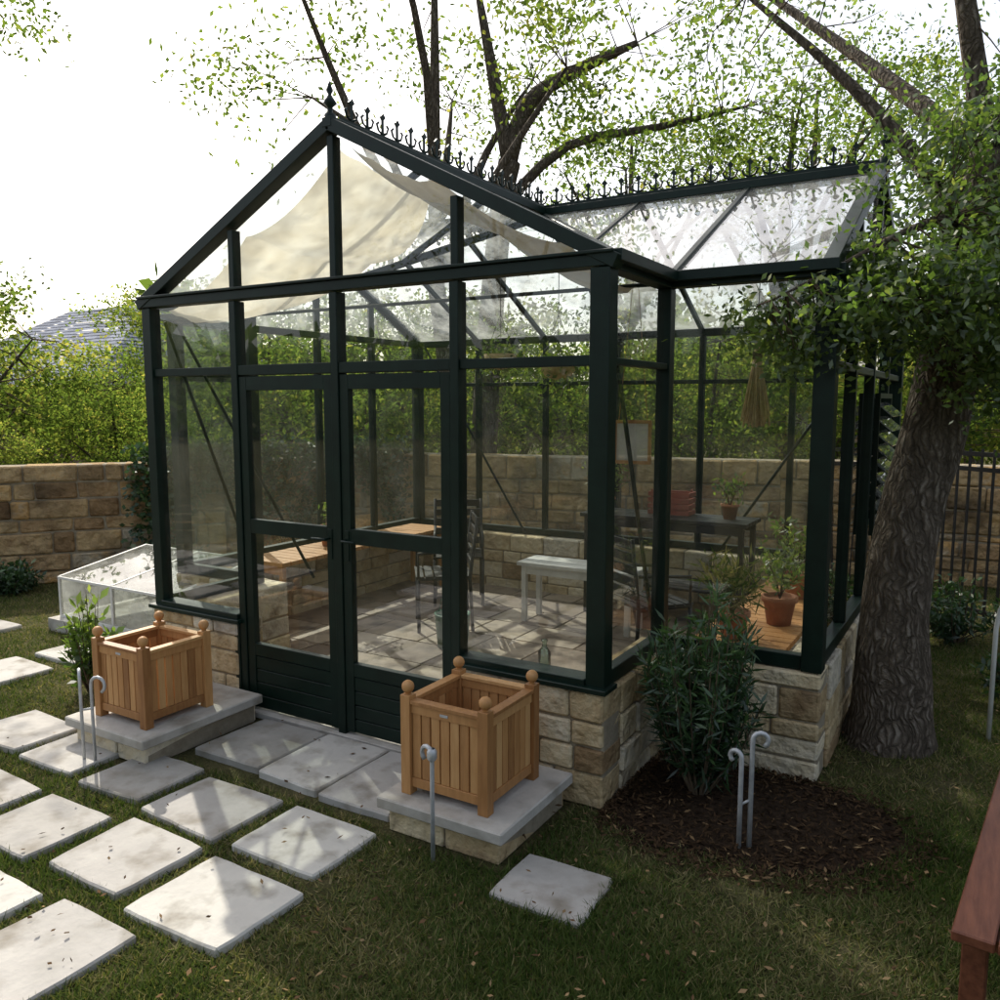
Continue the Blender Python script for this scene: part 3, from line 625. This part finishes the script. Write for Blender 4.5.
# ================================================================ trees
def make_tree(name,limbs,clumps,L,Wd,mat,tw=.008,tshift=0,rough=.06,bark='bark'):
    mb=MB(); allp=[]
    for i,(pts,rads,sg) in enumerate(limbs):
        P=[Vector(p) for p in pts]; n=len(P); o=[];rr=[]
        for k in range(n-1):
            p0,p1,p2,p3=P[max(k-1,0)],P[k],P[k+1],P[min(k+2,n-1)]
            S=6 if sg>10 else 3
            for q in range(S):
                t=q/S; o.append(.5*((2*p1)+(-p0+p2)*t+(2*p0-5*p1+4*p2-p3)*t*t+(-p0+3*p1-3*p2+p3)*t**3)); rr.append(rads[k]*(1-t)+rads[k+1]*t)
        o.append(P[-1]); rr.append(rads[-1])
        mb.tube(o,rr,sg,0,.5,rough if sg>7 else 0,ph=i)
        if i>0 or len(limbs)==1: allp+=o[len(o)//3:]
    lst=[]; AP=np.array([tuple(p) for p in allp])
    for (c,rad,ns,nl,sr) in clumps:
        c=np.array(tuple(c))
        d=rng.normal(size=(ns,3)); d/=np.linalg.norm(d,axis=1)[:,None]; d*=rng.uniform(.2,1,(ns,1))**.5
        sc=c+d*np.array(rad)
        for s in sc:
            dd=((AP-s)**2).sum(1); j=int(dd.argmin()); a=Vector(AP[j]); b=Vector(s)
            if tw: mb.tube([a,(a+b)/2+Vector(rng.normal(0,.08,3))*(b-a).length,b],[tw*1.6,tw,tw*.4],3,1,cap=False)
            n=int(nl*rng.uniform(.4,1.5)); k=sr*rng.uniform(.6,1.4)
            p=s+rng.normal(size=(n,3))*np.array([k,k,k*.65])
            bt=rng.normal(.45+tshift,.17)
            t=np.clip(bt+rng.normal(0,.18,n),0,1)
            lst.append(leaves(p,L,Wd,t))
    v,f,t=cat(lst)
    return mb.build(name,[bark,'bark2',mat],extra=(v,f,2,t))
Z=lambda f,r,z: W(f,r,z)
tp=[Z(4.27,2.08,-.05),Z(4.27,2.09,.18),Z(4.3,2.10,.7),Z(4.33,2.17,1.25),Z(4.38,2.30,1.75),Z(4.45,2.42,2.3),Z(4.6,2.6,3.1)]
limbs=[(tp,[.27,.20,.165,.155,.155,.14,.10],32),
 ([tp[4],Z(4.2,2.55,2.2),Z(4.0,2.85,2.8),Z(3.7,3.2,3.6)],[.09,.07,.05,.02],10),
 ([tp[5],Z(4.1,2.2,2.65),Z(3.9,1.9,2.6),Z(3.8,1.5,2.4),Z(3.75,1.2,2.25)],[.03,.02,.014,.009,.004],8),
 ([tp[5],Z(4.5,2.3,2.9),Z(4.7,1.9,3.5),Z(5,1.4,4.1)],[.06,.045,.03,.012],8),
 ([tp[4],Z(4.2,2.15,2.1),Z(4.0,1.95,2.3),Z(3.9,1.7,2.25)],[.05,.03,.02,.008],8),
 ([tp[6],Z(5,3.2,4.2),Z(5.4,3.8,5.2)],[.08,.06,.02],8),
 ([tp[6],Z(4.5,2.3,4.2),Z(4.2,1.9,5.2)],[.07,.04,.02],8),
 ([tp[6],Z(5.6,2.3,4),Z(6.6,1.9,4.9)],[.07,.04,.02],8)]
cl=[(Z(3.95,2.3,2.45),(.55,.45,.42),64,90,.10),
 (Z(3.9,1.85,2.28),(.50,.32,.30),50,90,.09),
 (Z(3.85,1.42,2.14),(.40,.24,.18),30,80,.09),
 (Z(3.9,2.5,1.98),(.35,.3,.27),34,80,.09),
 (Z(4.1,2.5,2.95),(.75,.45,.40),52,85,.12),
 (Z(4.4,3.2,3.4),(.8,.8,.6),26,75,.15),
 (Z(4.8,2.2,3.9),(1.2,.9,.5),12,70,.18),
 (Z(5.2,3.2,5.0),(1.4,1.2,.8),8,70,.22),
 (Z(6.4,1.9,4.9),(1.4,1.2,.8),10,70,.22)]
make_tree('oak_tree',limbs,cl,.044,.022,'leaf_oak',tw=.004)
def bgtree(f,r,h,lean,crown,name='oak_tree',ns=62,nl=75,L=.095,tr=.14,sr=.30):
    b=W(f,r,0); tip=W(f+lean[1],r+lean[0],h)
    fk=b.lerp(tip,.55)+Vector((random.uniform(-.15,.15),0,0))
    limbs=[([b,b.lerp(fk,.5)+Vector((.08,.05,0)),fk],[tr*1.3,tr,tr*.85],12)]
    cls=[]
    for k in range(6):
        a=k*1.05+random.uniform(-.3,.3); q=Vector((math.cos(a)*crown*.75,math.sin(a)*crown*.75,random.uniform(-.6,1.0)))+tip
        mid=fk.lerp(q,.5)+Vector((random.gauss(0,.25),random.gauss(0,.25),random.uniform(0,.5)))
        limbs.append(([fk,mid,q],[tr*.6,tr*.4,tr*.12],7))
        cls.append((q,(crown*.55,crown*.55,crown*.38),ns//7,nl,sr))
    limbs.append(([fk,tip,tip+Vector((0,0,crown*.5))],[tr*.7,tr*.45,.02],7)); cls.append((tip+Vector((0,0,crown*.3)),(crown*.6,crown*.6,crown*.4),ns//7,nl,sr))
    return make_tree(name,limbs,cls,L,L*.5,'leaf_bg',tw=.007)
tA=bgtree(11,-.62,6.2,(-.2,0),2.4,tr=.13)
f0=11.5; T=[W(f0,-.3,0),W(f0,-.15,2.5),W(f0,.02,4.4),W(f0,.12,5.0)]
lim=[(T,[.20,.17,.15,.15],12),([T[3],W(f0,.35,5.7),W(f0,.9,6.1),W(f0,1.8,6.5)],[.12,.11,.09,.04],8),([T[3],W(f0,-.05,5.9),W(f0,-.3,7.2)],[.11,.09,.04],8),([T[2],W(f0,.9,5.2),W(f0+.5,2.2,5.6),W(f0+.6,3.4,5.9)],[.08,.06,.05,.02],8)]
make_tree('oak_tree',lim,[(W(f0,2,6.9),(1.6,1.4,.8),12,80,.3),(W(f0,-.3,7.8),(1.6,1.4,.9),10,80,.3),(W(f0+.5,3.3,5.8),(1.3,1.2,.6),18,80,.28),(W(f0,1.6,5.4),(1.3,1.2,.6),14,80,.28)],.095,.047,'leaf_bg',tw=.007)
def dup(ob,name,f,r,rot,s,src):
    o=bpy.data.objects.new(name,ob.data); scene.collection.objects.link(o)
    p=W(f,r,0); Mx=Matrix.Translation(p)@Matrix.Rotation(rot,4,'Z')@Matrix.Scale(s,4)@Matrix.Translation(-src); o.matrix_world=Mx; return o
sA=W(11,-.62,0)
for f,r,rot,s in ((13.5,4.6,1.0,.85),(14,8.0,2.2,.95),(17,2.4,3.0,.95),(10,-8.6,5.0,1.0),(18,6.5,1.5,1.1),(-9,-4,1.7,.9),(-12,3,.4,1.0),(-3,-13,2.4,.9)):
    dup(tA,'oak_tree',f,r,rot,s,sA)
def shrubtree(f,r,h,w,name='shrub_tree',ns=96,nl=85,L=.09,sh=0):
    b=W(f,r,0); limbs=[([b,b+Vector((0,0,.3)),b+Vector((0,0,.5))],[.1,.08,.07],8)]; cls=[]
    for k in range(7):
        a=k*.9; z=random.uniform(.35,.85)*h; q=b+Vector((math.cos(a)*w*.6,math.sin(a)*w*.6,z))
        limbs.append(([b+Vector((0,0,.1)),b+Vector((math.cos(a)*w*.2,math.sin(a)*w*.2,z*.6)),q],[.05,.035,.01],6))
        cls.append((q,(w*.55,w*.55,h*.24),ns//8,nl,.2))
    cls.append((b+Vector((0,0,h*.45)),(w*.9,w*.9,h*.45),ns//3,nl,.25))
    return make_tree(name,limbs,cls,L,L*.5,'leaf_bg',tw=.008,tshift=sh)
S1=shrubtree(11.3,-7.5,4.5,1.8,sh=.12); s1=W(11.3,-7.5,0)
S2=shrubtree(11.4,-2.6,3.3,1.7,sh=.05); s2=W(11.4,-2.6,0)
for k,(f,r,rot,s) in enumerate(((13.5,-8.6,1,.95),(11.5,-4.6,2,.55),(12.3,-.9,3,.8),(11.9,1.1,.5,.95),(12,3.0,2.5,.8),(11,4.9,4,1.0),(10,6.9,5,.85),(16.5,-4.6,2,1.25),(15,.2,1,1.0),(15,3.5,3,1.2),(10,8.6,1,.85),(15.5,-2.6,2,1.1),(8.8,-7.0,3,.42),(14.5,6.9,2,1.2),(9.2,-5.9,4,.40),(13,-6.0,2,.72),(20,-7.4,1,1.15),(16,-7.6,5,.85),(-8,-7,1,1.1),(-9,1,2,1.2),(-6,-11,3,1.1))):
    dup((S1,S2)[k%2],'shrub_tree',f,r,rot,s,(s1,s2)[k%2])
n=44000; a=rng.uniform(-1.5,1.5,n)+PSI; rad=rng.uniform(38,55,n); hh=(4.0+1.4*np.sin(a*9)+1.0*np.sin(a*21+1)+.7*np.sin(a*43)+.5*np.sin(a*97))
z=hh*rng.uniform(0,1,n)**.7
va=leaves(np.c_[-np.sin(a)*rad,np.cos(a)*rad,z],.75,.5,np.clip(rng.normal(.35,.2,n),0,1))
n=9000; a=rng.uniform(1.5,2*math.pi-1.5,n)+PSI; rad=rng.uniform(38,55,n)
vb=leaves(np.c_[-np.sin(a)*rad,np.cos(a)*rad,5*rng.uniform(0,1,n)],1.5,1.1,np.clip(rng.normal(.35,.2,n),0,1))
v,f,t=cat([va,vb]); MB().build('distant_trees',['leaf_bg'],extra=(v,f,0,t))
# ivy on garden wall
n=7000; u=rng.uniform(0,1,n)
A0=np.array([-7.7,5.4]); A1=np.array([-7.15,6.1]); A2=np.array([-6.3,8.1])
xy=np.where((u<.35)[:,None],A0+(u/.35)[:,None]*(A1-A0),A1+((u-.35)/.65)[:,None]*(A2-A1))
zz=1.34-rng.uniform(0,1,n)**1.4*(.35+.8*(.5+.5*np.sin(u*13+.7)))*1.1
off=np.c_[rng.normal(.20,.05,n),rng.normal(-.16,.05,n)]
v,f,t=leaves(np.c_[xy+off,np.maximum(zz,.05)+rng.normal(0,.04,n)],.06,.045,np.clip(rng.normal(.5,.2,n),0,1))
MB().build('ivy',['leaf_shrub'],extra=(v,f,0,t))
def shrub(name,c,h,w,nst,nl,L,Wd,mat,bias=(0,0,.8)):
    mb=MB(); cs=[]; c=Vector(c)
    for k in range(nst):
        a=random.uniform(0,6.28); q=random.uniform(0,1)**.5; t=c+Vector((math.cos(a)*w*q,math.sin(a)*w*q,h*(1-.35*q*q)*random.uniform(.65,1.08)))
        m=c.lerp(t,.5)+Vector((math.cos(a)*w*q*.15,math.sin(a)*w*q*.15,-.02))
        mb.tube([c+Vector((math.cos(a)*.03,math.sin(a)*.03,0)),m,t],[.006,.004,.002],4,0,cap=False)
        for j in range(nl):
            u=random.uniform(.2,1.0); p=(c.lerp(m,u*2) if u<.5 else m.lerp(t,u*2-1)); cs.append(tuple(p+Vector((random.gauss(0,.012),random.gauss(0,.012),0))))
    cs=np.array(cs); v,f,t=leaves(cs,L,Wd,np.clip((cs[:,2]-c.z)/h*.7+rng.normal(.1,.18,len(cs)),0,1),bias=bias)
    mb.build(name,['bark2',mat],extra=(v,f,1,t))
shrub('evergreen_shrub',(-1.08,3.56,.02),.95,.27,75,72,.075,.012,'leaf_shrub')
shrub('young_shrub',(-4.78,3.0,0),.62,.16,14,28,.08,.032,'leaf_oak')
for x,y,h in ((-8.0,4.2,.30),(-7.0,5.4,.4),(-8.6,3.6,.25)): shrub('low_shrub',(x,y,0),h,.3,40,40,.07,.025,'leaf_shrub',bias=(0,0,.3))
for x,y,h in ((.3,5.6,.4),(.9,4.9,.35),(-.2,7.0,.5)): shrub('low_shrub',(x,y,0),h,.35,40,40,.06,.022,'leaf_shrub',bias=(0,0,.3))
# ================================================================ light, sky, camera
S=Vector((-.848,.53,0)).normalized(); el=math.radians(41); S=Vector((S.x*math.cos(el),S.y*math.cos(el),math.sin(el)))
w=bpy.data.worlds.new('World'); scene.world=w; w.use_nodes=True; nt=w.node_tree; bg=nt.nodes['Background']
sky=nt.nodes.new('ShaderNodeTexSky'); sky.sky_type='NISHITA'; sky.sun_disc=False; sky.sun_elevation=el; sky.sun_rotation=math.atan2(S.x,S.y); sky.dust_density=3; sky.air_density=1.0; sky.ozone_density=1
# thin high haze veil, brighter toward the sun
tc=nt.nodes.new('ShaderNodeTexCoord'); dt=nt.nodes.new('ShaderNodeVectorMath'); dt.operation='DOT_PRODUCT'; dt.inputs[1].default_value=S
nt.links.new(tc.outputs['Generated'],dt.inputs[0])
mr=nt.nodes.new('ShaderNodeMapRange'); mr.inputs[1].default_value=0; mr.inputs[2].default_value=1; mr.inputs[3].default_value=.34; mr.inputs[4].default_value=1.15; mr.interpolation_type='SMOOTHSTEP'; nt.links.new(dt.outputs['Value'],mr.inputs[0])
vm=nt.nodes.new('ShaderNodeVectorMath'); vm.operation='SCALE'; vm.inputs[0].default_value=(5.0,4.75,4.35); nt.links.new(mr.outputs[0],vm.inputs['Scale'])
ad=nt.nodes.new('ShaderNodeVectorMath'); ad.operation='ADD'; nt.links.new(sky.outputs[0],ad.inputs[0]); nt.links.new(vm.outputs[0],ad.inputs[1])
nt.links.new(ad.outputs[0],bg.inputs[0]); bg.inputs[1].default_value=.15
ld=bpy.data.lights.new('sun','SUN'); ld.energy=5; ld.angle=math.radians(.5); ld.color=(1,.94,.83)
lo=bpy.data.objects.new('sun',ld); scene.collection.objects.link(lo); lo.rotation_euler=S.to_track_quat('Z','Y').to_euler()
cd=bpy.data.cameras.new('camera'); cd.sensor_width=36; cd.angle=2*math.atan(500/828); cd.clip_end=2000; cd.clip_start=.05
co=bpy.data.objects.new('camera',cd); scene.collection.objects.link(co); co.location=(0,0,1.8); co.rotation_euler=(math.radians(90-6.68),0,PSI)
scene.camera=co
scene.view_settings.view_transform='Standard'; scene.view_settings.look='None'; scene.view_settings.exposure=0
